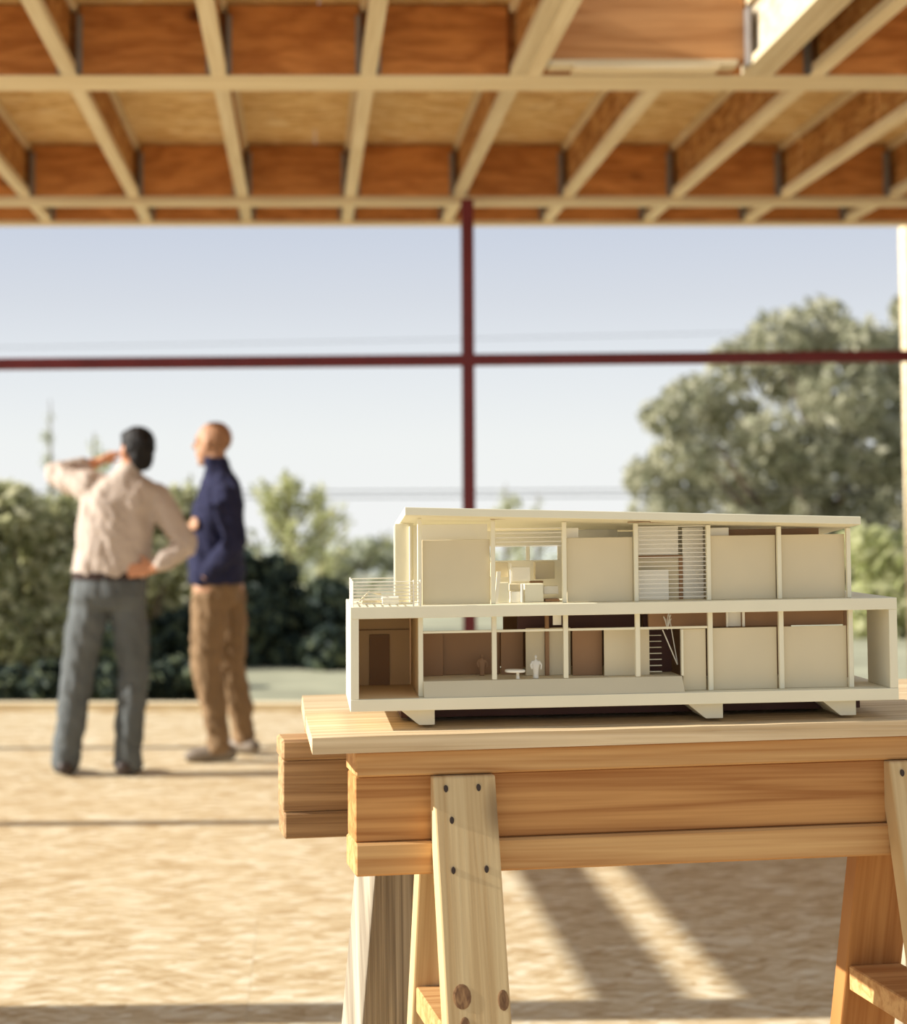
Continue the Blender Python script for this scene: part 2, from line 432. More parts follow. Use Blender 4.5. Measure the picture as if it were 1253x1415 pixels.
# front sawhorse
ZP = .9635                                   # underside of the planks at u = 0
fs_ = tag(empty('sawhorse', S0, (0, 0, YAW)), 'orange fir sawhorse with splayed legs, nearest the camera', 'sawhorse')
box('top_rail', (0, 1.02, 0, .089, ZP - .037, ZP - .0005), M['fir_x'], fs_, in_frame, .003)
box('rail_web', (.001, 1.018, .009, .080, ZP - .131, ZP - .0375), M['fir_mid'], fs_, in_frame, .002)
box('bottom_rail', (0, 1.02, 0, .089, ZP - .178, ZP - .1315), M['fir_x'], fs_, in_frame, .003)
slope = .036 / .135
def vz(v, z): return (v, z)
zt = ZP - .0385
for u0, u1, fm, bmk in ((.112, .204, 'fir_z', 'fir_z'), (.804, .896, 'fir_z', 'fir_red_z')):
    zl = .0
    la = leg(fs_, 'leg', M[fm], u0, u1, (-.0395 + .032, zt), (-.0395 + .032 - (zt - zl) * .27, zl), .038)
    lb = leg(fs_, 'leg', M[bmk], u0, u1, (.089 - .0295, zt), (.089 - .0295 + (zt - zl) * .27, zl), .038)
    # cross brace between the pair, low down
    zc = .585
    vf = -.0075 - (zt - zc) * .27 + .039; vb = .0595 + (zt - zc) * .27 - .001
    box('brace', (u0 + .004, u1 - .002, vf, vb, zc - .038, zc), M['fir_x'], fs_, in_frame, .002)
    for du, z in ((.018, ZP - .055), (.066, ZP - .055), (.024, ZP - .098), (.022, ZP - .165), (.070, ZP - .165)):
        v = -.0075 - (zt - z) * .27
        nb = bmesh.new(); p = in_frame(Vector((u0 + du, v, z)))
        loft(nb, [(p + Vector((0, -.0016, 0)), (.0032, 0, 0), (0, 0, .0052)), (p + Vector((0, .004, 0)), (.0032, 0, 0), (0, 0, .0052))], 10)
        obj('nail', nb, M['nail'], la)
    if u0 < .5:                              # dark knots low on the left leg, and a pencil-dark check
        for du, z, a, b in ((.024, .635, .013, .017), (.082, .628, .008, .014), (.026, .598, .007, .012), (.060, .575, .004, .02)):
            v = -.0075 - (zt - z) * .27
            kb = bmesh.new(); p = in_frame(Vector((u0 + du, v, z))); t_ = Vector((0, .27, 1.)).normalized()
            loft(kb, [(p + Vector((0, -.0007, 0)), (a * .8, 0, 0), t_ * b * .8), (p + Vector((0, -.0002, 0)), (a, 0, 0), t_ * b), (p + Vector((0, .003, 0)), (a, 0, 0), t_ * b)], 14)
            obj('knot', kb, M['knot'], la)

# rear sawhorse, weathered
R0 = Vector((-.036, 2.74, 0.))
rs = tag(empty('sawhorse', R0, (0, 0, YAW)), 'weathered grey-brown sawhorse set behind the orange one', 'sawhorse')
box('top_rail', (0, 1.30, 0, .085, .904, .937), M['old_x'], rs, in_frame, .004)
box('rail_web', (.002, 1.30, .004, .075, .8205, .9035), M['old_x'], rs, in_frame, .002)
box('bottom_rail', (.004, 1.30, 0, .085, .778, .820), M['old_x'], rs, in_frame, .003)
leg(rs, 'leg', M['old_z'], .140, .228, (-.062, .777), (-.14, 0.0), .060, twist=math.radians(24), du=-.085)
leg(rs, 'leg', M['old_z'], .150, .238, (.088, .835), (.26, 0.0), .040, du=.02)
leg(rs, 'leg', M['old_z'], 1.13, 1.218, (-.041, .850), (-.16, 0.0), .040, du=.03)
leg(rs, 'leg', M['old_z'], 1.13, 1.218, (.088, .850), (.26, 0.0), .040, du=.03)
shim = box('shim_board', (.046, 1.02, .01, .075, .938, .9612), M['old_x'], None, in_frame, .003)
shim.location = R0; shim.rotation_euler = (0, 0, YAW); tag(shim, 'thin packing board lying on the weathered rear sawhorse', 'board')

def plank_mesh(v0, v1, ua, ub, z0, z1, ur):
    bm = bmesh.new(); n = 40
    rows = []
    for k, (v, z) in enumerate(((v0, z0), (v1, z0), (v1, z1), (v0, z1))):
        ul = ua if v == v0 else ub; row = []
        for i in range(n + 1):
            u = ul + (ur - ul) * i / n
            wob = mnoise.noise(Vector((u * 9, v * 7, z * 40))) * .0022 if z == z1 and v == v0 else 0
            row.append(bm.verts.new(in_frame(Vector((u + (mnoise.noise(Vector((v * 60, z * 300, 1))) * .004 if i == 0 else 0), v + wob, z - abs(wob) * .6)))))
        rows.append(row)
    for a in range(4):
        b = (a + 1) % 4
        for i in range(n): bm.faces.new((rows[a][i], rows[a][i + 1], rows[b][i + 1], rows[b][i]))
    bm.faces.new([rows[a][0] for a in range(4)]); bm.faces.new([rows[a][n] for a in (3, 2, 1, 0)])
    return bm
for (v0, v1, ua, ub, lab) in ((-.016, .262, -.064, -.040, 'thick pale plank forming the front half of the table top'), (.265, .545, -.040, -.012, 'weathered plank forming the rear half of the table top')):
    p = obj('plank', plank_mesh(v0, v1, ua, ub, ZP, ZP + .0235, 1.22), M['plank']); p.location = S0; p.rotation_euler = (0, 0, YAW)
    tag(p, lab, 'plank', 'table top planks')

# ------------------------------------------------------------------ architectural model on the planks
MO = Vector((.068, 2.46, 1.0155))
my = math.radians(4.0); mc, ms_ = math.cos(my), math.sin(my)
hm = tag(empty('house_model', MO), 'cream two-storey architectural house model with sloping roof on the planks', 'house model')
def mf(v): return Vector((v.x * mc, v.x * ms_ + v.y, v.z + v.x * RT))
def mbox(name, u0, u1, v0, v1, w0, w1, mat='cream', parent=None, bevel=0.0005):
    return box(name, (u0, u1, v0, v1, w0, w1), M[mat], parent or hm, mf, bevel)
L, DP = .826, .25
mbox('base_slab', 0, L, 0, DP, 0, .0175)
mbox('middle_slab', 0, L, 0, DP, .135, .1525)
mbox('end_wall', 0, .0125, .0005, DP, .0176, .1349)
mbox('end_wall', .8135, L, .0005, .10, .0176, .1349)
# feet
for u0, u1 in ((.100, .126), (.533, .562), (.740, .767)):
    bm = bmesh.new()
    prof = [(u0 - .026, -.0005), (u1, -.0005), (u1, -.0238), (u0 + .003, -.0238)]
    a = [bm.verts.new(mf(Vector((u, .022, w)))) for u, w in prof]; b = [bm.verts.new(mf(Vector((u, .20, w)))) for u, w in prof]
    bm.faces.new(a); bm.faces.new(list(reversed(b)))
    for i in range(4): bm.faces.new((a[i], b[i], b[(i + 1) % 4], a[(i + 1) % 4]))
    obj('foot', bm, M['cream'], hm)
mbox('shadow_board', .08, .80, .10, .225, -.0225, -.0006, 'dark_card')  # dark filler added for the shade beneath the base slab
# roof: falls to the right and to the back
bm = bmesh.new()
def rz(u, v): return .2865 - (u - .08) * .034 - (v + .02) * .09
vs = []
for dz in (0, .0118):
    for v in (-.022, .235):
        for u in (.080, .7655): vs.append(bm.verts.new(mf(Vector((u, v, rz(u, v) + dz)))))
for q in ((0, 2, 3, 1), (4, 5, 7, 6), (0, 1, 5, 4), (2, 6, 7, 3), (0, 4, 6, 2), (1, 3, 7, 5)): bm.faces.new([vs[i] for i in q])
bmesh.ops.bevel(bm, geom=bm.edges[:], offset=.0006, segments=1, affect='EDGES')
obj('roof', bm, M['cream'], hm)
# posts
PU = [.1045, .2150, .3230, .4323, .5434, .6525, .7600]
for i, u in enumerate(PU):
    mbox('upper_post', u - .0032, u + .0032, .020, .0275, .1527, rz(u, .03) - .0008)
    mbox('lower_post', u - .0036 + .001, u + .0036 + .001, .020, .0275, .0178 if u > .5 or u < .2 else .0405, .1348)
# upper storey sliding panels
for u0, u1, m_ in ((.1085, .2110, 'card'), (.3275, .4288, 'card'), (.5478, .6488, 'card'), (.6570, .7564, 'card')):
    mbox('wall_panel', u0, u1, .0285, .0305, .1527, .2490, m_)
# lower storey solid panels
mbox('wall_panel', .5030, .5385, .0265, .0285, .0178, .1098, 'card')
mbox('wall_panel', .5478, .6485, .0285, .0305, .0178, .1102, 'card')
mbox('wall_panel', .6575, .7568, .0285, .0305, .0178, .1104, 'card')
mbox('door_edge', .4995, .5028, .020, .0285, .0405, .1098, 'cream')
# low front ramp/plinth below the glazing line and transom rails
bm = bmesh.new()
q = [mf(Vector(p)) for p in ((.109, .003, .0177), (.500, .003, .0177), (.500, .0195, .0400), (.109, .0195, .0400), (.109, .22, .0178), (.500, .22, .0178), (.500, .22, .0400), (.109, .22, .0400))]
vv = [bm.verts.new(p) for p in q]
for f in ((0, 1, 2, 3), (3, 2, 6, 7), (4, 7, 6, 5), (0, 3, 7, 4), (1, 5, 6, 2), (0, 4, 5, 1)): bm.faces.new([vv[i] for i in f])
obj('plinth', bm, M['card'], hm)
for u0, u1 in zip(PU[:4], PU[1:5]):
    mbox('transom_rail', u0 + .0047, u1 - .0027, .0215, .0265, .1105, .1140)
# ground floor interior
mbox('porch_back_wall', .0126, .1010, .20, .203, .0178, .1348, 'card_bounce')
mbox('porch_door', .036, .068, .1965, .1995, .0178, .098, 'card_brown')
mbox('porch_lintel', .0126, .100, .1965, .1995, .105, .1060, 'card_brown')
mbox('porch_side_wall', .1020, .1045, .03, .235, .0180, .1345, 'card_bounce')
mbox('porch_floor', .0127, .1018, .006, .199, .0176, .0182, 'card_bounce')
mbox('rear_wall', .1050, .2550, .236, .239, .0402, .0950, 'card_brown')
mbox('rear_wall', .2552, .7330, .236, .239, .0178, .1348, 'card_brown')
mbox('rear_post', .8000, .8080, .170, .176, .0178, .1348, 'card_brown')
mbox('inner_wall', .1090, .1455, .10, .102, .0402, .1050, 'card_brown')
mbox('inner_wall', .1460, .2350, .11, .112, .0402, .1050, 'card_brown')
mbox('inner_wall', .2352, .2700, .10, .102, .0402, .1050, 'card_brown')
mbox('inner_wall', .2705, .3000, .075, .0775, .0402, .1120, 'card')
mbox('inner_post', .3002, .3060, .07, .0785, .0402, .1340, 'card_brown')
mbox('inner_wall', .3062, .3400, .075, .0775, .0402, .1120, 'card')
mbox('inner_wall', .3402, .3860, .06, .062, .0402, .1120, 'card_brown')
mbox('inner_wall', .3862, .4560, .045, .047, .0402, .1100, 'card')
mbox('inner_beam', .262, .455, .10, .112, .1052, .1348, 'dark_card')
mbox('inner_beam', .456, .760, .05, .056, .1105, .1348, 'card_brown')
mbox('hanging_tag', .3060, .3190, .030, .0308, .1190, .1345, 'card_white')
# stair behind the open bay
mbox('stair_back', .4560, .5000, .090, .092, .0402, .1340, 'dark_card')
for k in range(8):
    mbox('stair_tread', .4575, .4760 + k * .0008, .050 + k * .004, .056 + k * .004, .0440 + k * .0088, .0452 + k * .0088, 'cream', bevel=0)
def rod(name, a, b, r, mat, parent=None, seg=8):
    bm = bmesh.new(); tube(bm, [mf(Vector(a)), mf(Vector(b))], [r, r], seg); return obj(name, bm, M[mat], parent or hm)
rod('stair_rail', (.4975, .040, .0560), (.4760, .042, .1080), .0010, 'pewter')
rod('stair_rail', (.4985, .042, .0555), (.4860, .044, .1330), .0008, 'pewter')
mbox('bathroom_wall', .5060, .5400, .055, .057, .1102, .1348, 'card')
mbox('glass_door_frame', .5740, .5770, .040, .043, .1105, .1348, 'card_white')
mbox('glass_door_frame', .5990, .6030, .040, .043, .1105, .1348, 'card_white')
mbox('light_wall', .5770, .5990, .048, .0495, .1105, .1348, 'card_white')
# upper storey back and ends
mbox('rear_wall', .0730, .2150, .155, .158, .1527, .2700, 'card_white')
mbox('rear_wall', .2152, .4300, .155, .158, .2360, .2600, 'card_white')
mbox('rear_wall', .2152, .4300, .155, .158, .1527, .2130, 'card_white')
mbox('window_mullion', .2830, .2890, .154, .1575, .2131, .2359, 'card_white')
mbox('window_mullion', .3330, .4300, .154, .1575, .2131, .2359, 'card_white')
mbox('rear_wall', .4302, .6100, .155, .158, .1527, .2560, 'card_white')
mbox('louvre_backing', .4365, .5060, .0600, .0615, .2205, .2640, 'card_white')
mbox('louvre_backing', .5125, .5450, .0600, .0615, .1528, .2620, 'card_white')
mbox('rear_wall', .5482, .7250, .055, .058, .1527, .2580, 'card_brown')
mbox('clerestory_card', .1085, .2110, .060, .061, .2400, .2720, 'card_white')
mbox('clerestory_card', .3275, .3480, .040, .041, .2400, .2640, 'card_white')
mbox('clerestory_card', .5478, .5800, .040, .041, .2400, .2610, 'card_white')
mbox('ceiling_slot', .210, .318, .010, .013, .2785, .2795, 'card_brown')
mbox('ceiling_slot', .4160, .4500, -.004, .004, .2710, .2722, 'card_brown')
mbox('ceiling_slot', .4520, .5200, .010, .013, .2700, .2710, 'card_brown')
# horizontal louvre slats in two bays
for u0, u1 in ((.2186, .3196), (.4360, .5400)):
    for k in range(17):
        w = .1580 + k * .0066
        if u0 < .3 and w < .234 : continue
        mbox('slat', u0, u1, .0215, .0225, w, w + .0010, 'slat', bevel=0)
# furniture pieces in the upper second bay
for u0, u1, v0, v1, w0, w1, m_ in ((.2190, .2460, .09, .10, .1900, .2120, 'card'), (.2250, .2420, .05, .06, .1528, .1830, 'cream'), (.2440, .2620, .06, .09, .1700, .1800, 'card'),
                                   (.2455, .2600, .05, .07, .1528, .1690, 'card_white'), (.2660, .2950, .05, .08, .1528, .1800, 'cream'), (.2500, .2790, .08, .10, .1830, .2050, 'card_white'),
                                   (.2900, .3200, .10, .12, .1850, .2120, 'card'), (.2980, .3195, .05, .07, .1528, .1570, 'card_brown'), (.2970, .3195, .06, .08, .1640, .1760, 'card_white'),
                                   (.2600, .2635, .045, .048, .1528, .1810, 'card_white'), (.2465, .2490, .07, .0725, .1800, .2110, 'card_white'), (.2800, .3000, .085, .10, .1800, .1830, 'card_brown')):
    mbox('furniture_block', u0, u1, v0, v1, w0, w1, m_)
bm = bmesh.new()
pts = [(.219, .04, .1528), (.224, .04, .1528), (.229, .04, .2000), (.223, .04, .2000)]
a = [bm.verts.new(mf(Vector(p))) for p in pts]; b = [bm.verts.new(mf(Vector((p[0], p[1] + .004, p[2])))) for p in pts]
bm.faces.new(a); bm.faces.new(list(reversed(b)))
for i in range(4): bm.faces.new((a[i], b[i], b[(i + 1) % 4], a[(i + 1) % 4]))
obj('leaning_card', bm, M['card_white'], hm)
# brown framed window behind the louvres of the fourth bay
mbox('rear_window', .4365, .5120, .060, .062, .1528, .2200, 'card')
mbox('window_frame', .5060, .5120, .0575, .0598, .1528, .2200, 'card_brown')
mbox('window_frame', .4365, .5060, .0575, .0598, .2160, .2200, 'card_brown')
mbox('bed_card', .4370, .4870, .045, .0465, .1528, .1985, 'card_white')
# left terrace: end screen, balustrade of rods
mbox('end_screen', .0720, .1010, .105, .107, .1527, .2740, 'cream')
mbox('end_screen_post', .0940, .0975, .100, .1045, .1527, .2700, 'card_white')
for k in range(7):
    w = .1575 + k * .0052
    rod('terrace_rail', (.004, .004, w), (.104, .004, w), .0007, 'slat')
    rod('terrace_rail', (.004, .004, w), (.004, .150, w), .0007, 'slat')
    rod('terrace_rail', (.004, .150, w), (.072, .150, w), .0007, 'slat')
for u, v in ((.004, .004), (.094, .004), (.104, .004), (.004, .075), (.004, .150)):
    rod('terrace_post', (u, v, .1527), (u, v, .1905), .0011, 'slat')
mbox('terrace_bench', .020, .052, .07, .10, .1527, .1590, 'card')
bm = bmesh.new(); tube(bm, [mf(Vector(p)) for p in ((.016, .06, .158), (.030, .06, .172), (.048, .065, .168))], [.0015] * 3, 6); obj('terrace_chair', bm, M['card'], hm)
mbox('terrace_board', .050, .075, .05, .09, .1527, .1640, 'card_white')
# scale figures and round table standing inside
def figurine(u, v, w, h, label, mat='pewter'):
    o = empty('scale_figure', MO + mf(Vector((u, v, w)))); bm = bmesh.new()
    X = Vector((1, 0, 0)); Y = Vector((0, 1, 0))
    k = h / 1.75
    def ring(z, a, b, x=0): return (Vector((x * k, 0, z * k)), X * a * k, Y * b * k)
    loft(bm, [ring(0, .22, .18), ring(.3, .20, .16), ring(.75, .24, .18), ring(1.05, .30, .17), ring(1.25, .27, .14), ring(1.36, .10, .09), ring(1.45, .07, .07)], 12)
    tube(bm, [Vector((s, 0, z)) * k for s, z in ((-.24, 1.27), (-.40, .98), (-.30, .70))], [.075 * k, .07 * k, .06 * k], 8)
    tube(bm, [Vector((s, 0, z)) * k for s, z in ((.24, 1.27), (.42, 1.0), (.38, .68))], [.075 * k, .07 * k, .06 * k], 8)
    b = fused('body', bm, M[mat], o, .0007, 2)
    hd = bmesh.new(); ball(hd, (0, 0, 1.58 * k), (X * .10 * k, Y * .11 * k, Vector((0, 0, .15 * k)))); obj('head', hd, M[mat], o, True)
    return tag(o, label, 'figurine')
figurine(.2795, .030, .0403, .0350, 'tiny silvery standing figure beside the round table in the house model')
figurine(.2045, .090, .0403, .0330, 'tiny figure painted brown for shade, behind the second lower post of the house model', 'card_brown')  # brown material stands in for the dimness indoors
rt = tag(empty('scale_table', MO + mf(Vector((.2480, .030, .0403)))), 'tiny white round table on the lower floor of the house model', 'model table')
bm = bmesh.new(); loft(bm, [((0, 0, z), (r, 0, 0), (0, r * .8, 0)) for z, r in ((.0095, .013), (.0102, .0152), (.0130, .0152), (.0137, .014))], 24); obj('table_top', bm, M['card_white'], rt)
bm = bmesh.new(); loft(bm, [((.004, 0, z), (r, 0, 0), (0, r, 0)) for z, r in ((0, .004), (.001, .0028), (.0095, .0022))], 12); obj('pedestal', bm, M['card_white'], rt)
tw = empty('scale_tree', MO + mf(Vector((.4820, .036, .1090)))); bm = bmesh.new()
for k in range(7):
    a = k * 2.4; tube(bm, [Vector((0, 0, 0)), Vector((math.cos(a) * .003, math.sin(a) * .002, .010 + .002 * (k % 3))), Vector((math.cos(a) * .006, math.sin(a) * .003, .016 + .003 * (k % 3)))], [.0009, .0007, .0005], 5)
obj('twig', bm, M['pewter'], tw); tag(tw, 'tiny wire sapling above the stair inside the house model', 'model tree')

# ------------------------------------------------------------------ people
V = Vector
def hand(bm, wrist, d, n, size=1.0, curl=.35, thumb=1):
    """palm, four unequal bent fingers and a thumb; d towards the fingertips, n out of the back of the hand"""
    w = V(wrist); d = V(d).normalized(); n = V(n); n = (n - d * n.dot(d)).normalized(); s = d.cross(n).normalized() * thumb
    k = size
    loft(bm, [(w, s * .026 * k, n * .020 * k), (w + d * .03 * k, s * .035 * k, n * .017 * k), (w + d * .07 * k, s * .042 * k, n * .015 * k), (w + d * .092 * k, s * .040 * k, n * .012 * k)], 12)
    for i, ln in enumerate((.074, .084, .078, .060)):
        off = s * (.031 - .0207 * i) * k; b0 = w + d * .080 * k + off
        c1 = (d * math.cos(curl) - n * math.sin(curl)); c2 = (d * math.cos(curl * 2) - n * math.sin(curl * 2))
        p1 = b0 + d * ln * .25 * k; p2 = p1 + c1 * ln * .42 * k; p3 = p2 + c2 * ln * .36 * k
        tube(bm, [b0, p1, p2, p3], [.0092 * k, .0090 * k, .0084 * k, .0074 * k], 8)
    t0 = w + d * .022 * k + s * .026 * k; t1 = t0 + (d * .55 + s * .8).normalized() * .040 * k; t2 = t1 + (d * .9 + s * .35 - n * .2).normalized() * .034 * k
    tube(bm, [t0, t1, t2], [.0125 * k, .0108 * k, .0088 * k], 8)

def head(bm, c, fwd, tilt=0., k=1.0):
    """skull, jaw, nose, brow, ears; c is the middle of the head"""
    f = V(fwd).normalized(); up = (V((0, 0, 1)) - f * f.z).normalized(); s = up.cross(f).normalized(); c = V(c)
    ball(bm, c + up * .025 * k - f * .012 * k, (s * .077 * k, f * .098 * k, up * .092 * k))
    ball(bm, c - up * .045 * k + f * .026 * k, (s * .058 * k, f * .064 * k, up * .078 * k))
    tube(bm, [c + f * .088 * k + up * .012 * k, c + f * .108 * k - up * .022 * k], [.010 * k, .016 * k], 8)       # nose
    tube(bm, [c + f * .078 * k + up * .028 * k - s * .04 * k, c + f * .088 * k + up * .030 * k, c + f * .078 * k + up * .028 * k + s * .04 * k], [.010 * k] * 3, 8)   # brow
    tube(bm, [c + f * .082 * k - up * .058 * k - s * .022 * k, c + f * .090 * k - up * .060 * k, c + f * .082 * k - up * .058 * k + s * .022 * k], [.008 * k] * 3, 8)   # lips
    ball(bm, c - up * .105 * k + f * .062 * k, (s * .024 * k, f * .022 * k, up * .02 * k))                            # chin
    for e in (-1, 1):
        ball(bm, c + s * e * .078 * k - f * .004 * k - up * .008 * k, (s * .012 * k, f * .020 * k, up * .032 * k), 10)
    return f, up, s

def eyes(parent, c, fwd, k=1.0):
    f = V(fwd).normalized(); up = (V((0, 0, 1)) - f * f.z).normalized(); s = up.cross(f).normalized()
    for e in (-1, 1):
        bm = bmesh.new(); ball(bm, V(c) + f * .080 * k + s * e * .030 * k + up * .008 * k, (s * .012 * k, f * .008 * k, up * .007 * k), 10)
        obj('eye', bm, M['hair'], parent, True)

X_, Y_, Z_ = V((1, 0, 0)), V((0, 1, 0)), V((0, 0, 1))
def R(cx, cy_, z, a, b): return (V((cx, cy_, z)), X_ * a, Y_ * b)

# --- man in the pale shirt, back to the camera
pa = tag(empty('person', (-1.045, 8.52, 0)), 'man in pale pink shirt and faded jeans, elbow raised and one hand on hip', 'person')
bm = bmesh.new()
tors = [R(.05, 0, .88, .155, .105), R(.06, 0, 1.02, .160, .105), R(.075, 0, 1.15, .160, .105), R(.09, .01, 1.30, .175, .115), R(.105, .01, 1.40, .180, .11), R(.115, .01, 1.47, .14, .085), R(.13, .01, 1.51, .07, .06)]
loft(bm, tors, 20, 2.3)
tube(bm, [(.135, .01, 1.47), (.150, .02, 1.54), (.165, .03, 1.60)], [.062, .056, .055])
HA = V((.180, .035, 1.640)); fa = (-.62, .78, .05)
head(bm, HA, fa)
tube(bm, [(-.035, 0, .90), (-.070, 0, .72), (-.105, .015, .50), (-.135, 0, .28), (-.162, 0, .07)], [.075, .070, .055, .048, .04])
tube(bm, [(.138, 0, .90), (.165, 0, .72), (.180, .015, .50), (.165, 0, .28), (.150, 0, .07)], [.070, .065, .055, .048, .04])
SLa, ELa, WLa = V((-.055, .03, 1.455)), V((-.262, .13, 1.525)), V((-.035, .235, 1.590))
tube(bm, [SLa, (SLa + ELa) / 2, ELa], [.060, .050, .042]); tube(bm, [ELa, (ELa + WLa) / 2, WLa], [.040, .038, .026])
hand(bm, WLa, (.80, -.35, .38), (-.25, .35, .9), 1.0, .22, thumb=-1)
SRa, ERa, WRa = V((.300, .0, 1.395)), V((.452, -.06, 1.165)), V((.290, -.115, 1.045))
tube(bm, [SRa, (SRa + ERa) / 2, ERa], [.058, .050, .042]); tube(bm, [ERa, (ERa + WRa) / 2, WRa], [.040, .038, .027])
hand(bm, WRa, (-.92, -.02, -.10), (-.10, -1, .12), .95, .10, thumb=1)
fused('body', bm, M['skin_a'], pa, .0075, 3); eyes(pa, HA, fa)
# hair cap
bm = bmesh.new(); f = V(fa).normalized(); s = Z_.cross(f).normalized()
ball(bm, HA + Z_ * .034 - f * .024, (s * .086, f * .098, Z_ * .098))
ball(bm, HA - Z_ * .020 - f * .055, (s * .070, f * .050, Z_ * .085))
ball(bm, HA + Z_ * .075 + f * .030, (s * .066, f * .055, Z_ * .040))
hair = fused('hair', bm, M['hair'], pa, .008, 2, .006, .02)
# shirt
bm = bmesh.new()
loft(bm, [R(.060, 0, .985, .185, .125), R(.062, 0, 1.03, .198, .135), R(.072, 0, 1.12, .196, .135), R(.082, 0, 1.25, .192, .135), R(.098, .01, 1.36, .200, .135), R(.112, .01, 1.43, .195, .122), R(.122, .01, 1.475, .155, .098), R(.135, .01, 1.515, .080, .075), R(.143, .015, 1.545, .066, .066)], 24, 2.4)
tube(bm, [SLa + V((.06, 0, -.02)), SLa, (SLa + ELa) / 2, ELa + V((.01, 0, 0))], [.090, .086, .072, .062]); 
tube(bm, [ELa, ELa * .5 + WLa * .5, ELa * .28 + WLa * .72], [.060, .054, .046])
tube(bm, [SRa - V((.07, 0, -.01)), SRa, (SRa + ERa) / 2, ERa], [.090, .080, .070, .062])
tube(bm, [ERa, (ERa + WRa) / 2, ERa * .12 + WRa * .88], [.061, .058, .045])
shirt = fused('shirt', bm, M['shirt'], pa, .009, 4, .013, .085)
bm = bmesh.new(); loft(bm, [(V((.145, .016, 1.535)), X_ * .070, Y_ * .072), (V((.155, .02, 1.575)), X_ * .066, Y_ * .066)], 20); fused('collar', bm, M['shirt'], shirt, .006, 2)
bm = bmesh.new(); loft(bm, [R(.058, 0, .985, .192, .130), R(.058, 0, 1.022, .194, .132)], 28, 2.4); obj('belt', bm, M['belt'], pa, False)
# jeans
bm = bmesh.new()
loft(bm, [R(.045, 0, .84, .175, .12), R(.05, -.005, .90, .192, .135), R(.055, 0, .97, .190, .130), R(.058, 0, 1.005, .186, .126)], 24, 2.4)
tube(bm, [(-.038, 0, .88), (-.070, 0, .72), (-.105, .015, .52), (-.135, 0, .28), (-.160, 0, .10), (-.164, 0, .045)], [.108, .100, .086, .080, .074, .072])
tube(bm, [(.140, 0, .88), (.165, 0, .72), (.180, .015, .52), (.165, 0, .28), (.152, 0, .10), (.148, 0, .045)], [.100, .092, .080, .076, .072, .070])
fused('jeans', bm, M['jeans'], pa, .009, 4, .010, .07)
for x, dx in ((-.170, -.035), (.150, .03)):
    bm = bmesh.new(); tube(bm, [(x - dx * .5, -.06, .045), (x, .02, .050), (x + dx, .13, .036), (x + dx * 1.3, .18, .030)], [.042, .044, .044, .028], 14, .9, (0, 0, 1))
    for v_ in bm.verts: v_.co.z = max(v_.co.z, .002)
    obj('shoe', bm, M['shoe'], pa, True)

# --- man in the navy sweater, turned to the left
pb = tag(empty('person', (-.44, 9.02, 0)), 'man with cropped hair in navy turtleneck sweater and brown trousers, facing left', 'person')
bm = bmesh.new()
loft(bm, [R(-.03, .0, .90, .115, .155), R(-.03, 0, 1.05, .115, .155), R(-.03, 0, 1.20, .115, .160), R(-.02, 0, 1.36, .105, .15), R(-.012, 0, 1.45, .075, .12), R(-.012, 0, 1.52, .05, .06)], 20, 2.3)
tube(bm, [(-.015, 0, 1.50), (-.03, 0, 1.57), (-.045, 0, 1.64)], [.064, .060, .058])
HB = V((-.058, 0, 1.700)); fb = (-.93, .36, .02)
head(bm, HB, fb)
tube(bm, [(-.06, -.08, .93), (-.075, -.08, .70), (-.085, -.07, .50), (-.040, -.06, .28), (-.020, -.05, .07)], [.095, .08, .060, .052, .04])
tube(bm, [(.02, .10, .93), (.035, .12, .70), (.030, .14, .50), (.085, .20, .28), (.11, .24, .09)], [.095, .08, .060, .052, .04])
SLb, ELb, WLb = V((.030, -.185, 1.435)), V((.080, -.225, 1.165)), V((-.085, -.165, .985))
tube(bm, [SLb, (SLb + ELb) / 2, ELb], [.045, .042, .036]); tube(bm, [ELb, (ELb + WLb) / 2, WLb], [.040, .036, .027])
hand(bm, WLb + V((.03, .085, -.02)), (-.05, .15, -.95), (-.3, -.95, 0), .8, .2, thumb=-1)
SRb, ERb, WRb = V((-.03, .17, 1.43)), V((-.115, .19, 1.19)), V((-.165, -.03, 1.255))
tube(bm, [SRb, (SRb + ERb) / 2, ERb], [.045, .042, .036]); tube(bm, [ERb, (ERb + WRb) / 2, WRb], [.038, .034, .026])
hand(bm, WRb, (.10, -.95, .12), (-.95, -.1, .1), .95, .35, thumb=1)
fused('body', bm, M['skin_b'], pb, .0075, 3); eyes(pb, HB, fb)
bm = bmesh.new(); f = V(fb).normalized(); s = Z_.cross(f).normalized()
ball(bm, HB + Z_ * .031 - f * .022, (s * .0785, f * .0925, Z_ * .0900)); fused('hair', bm, M['stubble'], pb, .008, 1)
bm = bmesh.new()
loft(bm, [R(-.035, 0, .945, .150, .185), R(-.035, 0, 1.00, .155, .185), R(-.035, 0, 1.10, .150, .182), R(-.03, 0, 1.22, .142, .185), R(-.02, 0, 1.36, .138, .205), R(-.012, 0, 1.45, .115, .19), R(-.012, 0, 1.52, .085, .12), R(-.02, 0, 1.555, .074, .075), R(-.034, 0, 1.60, .070, .070), R(-.040, 0, 1.625, .066, .066)], 24, 2.3)
tube(bm, [SLb + V((0, .05, .02)), SLb, (SLb + ELb) / 2, ELb], [.085, .078, .070, .064]); tube(bm, [ELb, (ELb + WLb) / 2, ELb * .12 + WLb * .88], [.063, .058, .045])
tube(bm, [SRb + V((0, -.05, .02)), SRb, (SRb + ERb) / 2, ERb], [.085, .076, .068, .060]); tube(bm, [ERb, (ERb + WRb) / 2, ERb * .15 + WRb * .85], [.060, .054, .044])
fused('sweater', bm, M['sweater'], pb, .009, 4, .012, .09)
bm = bmesh.new()
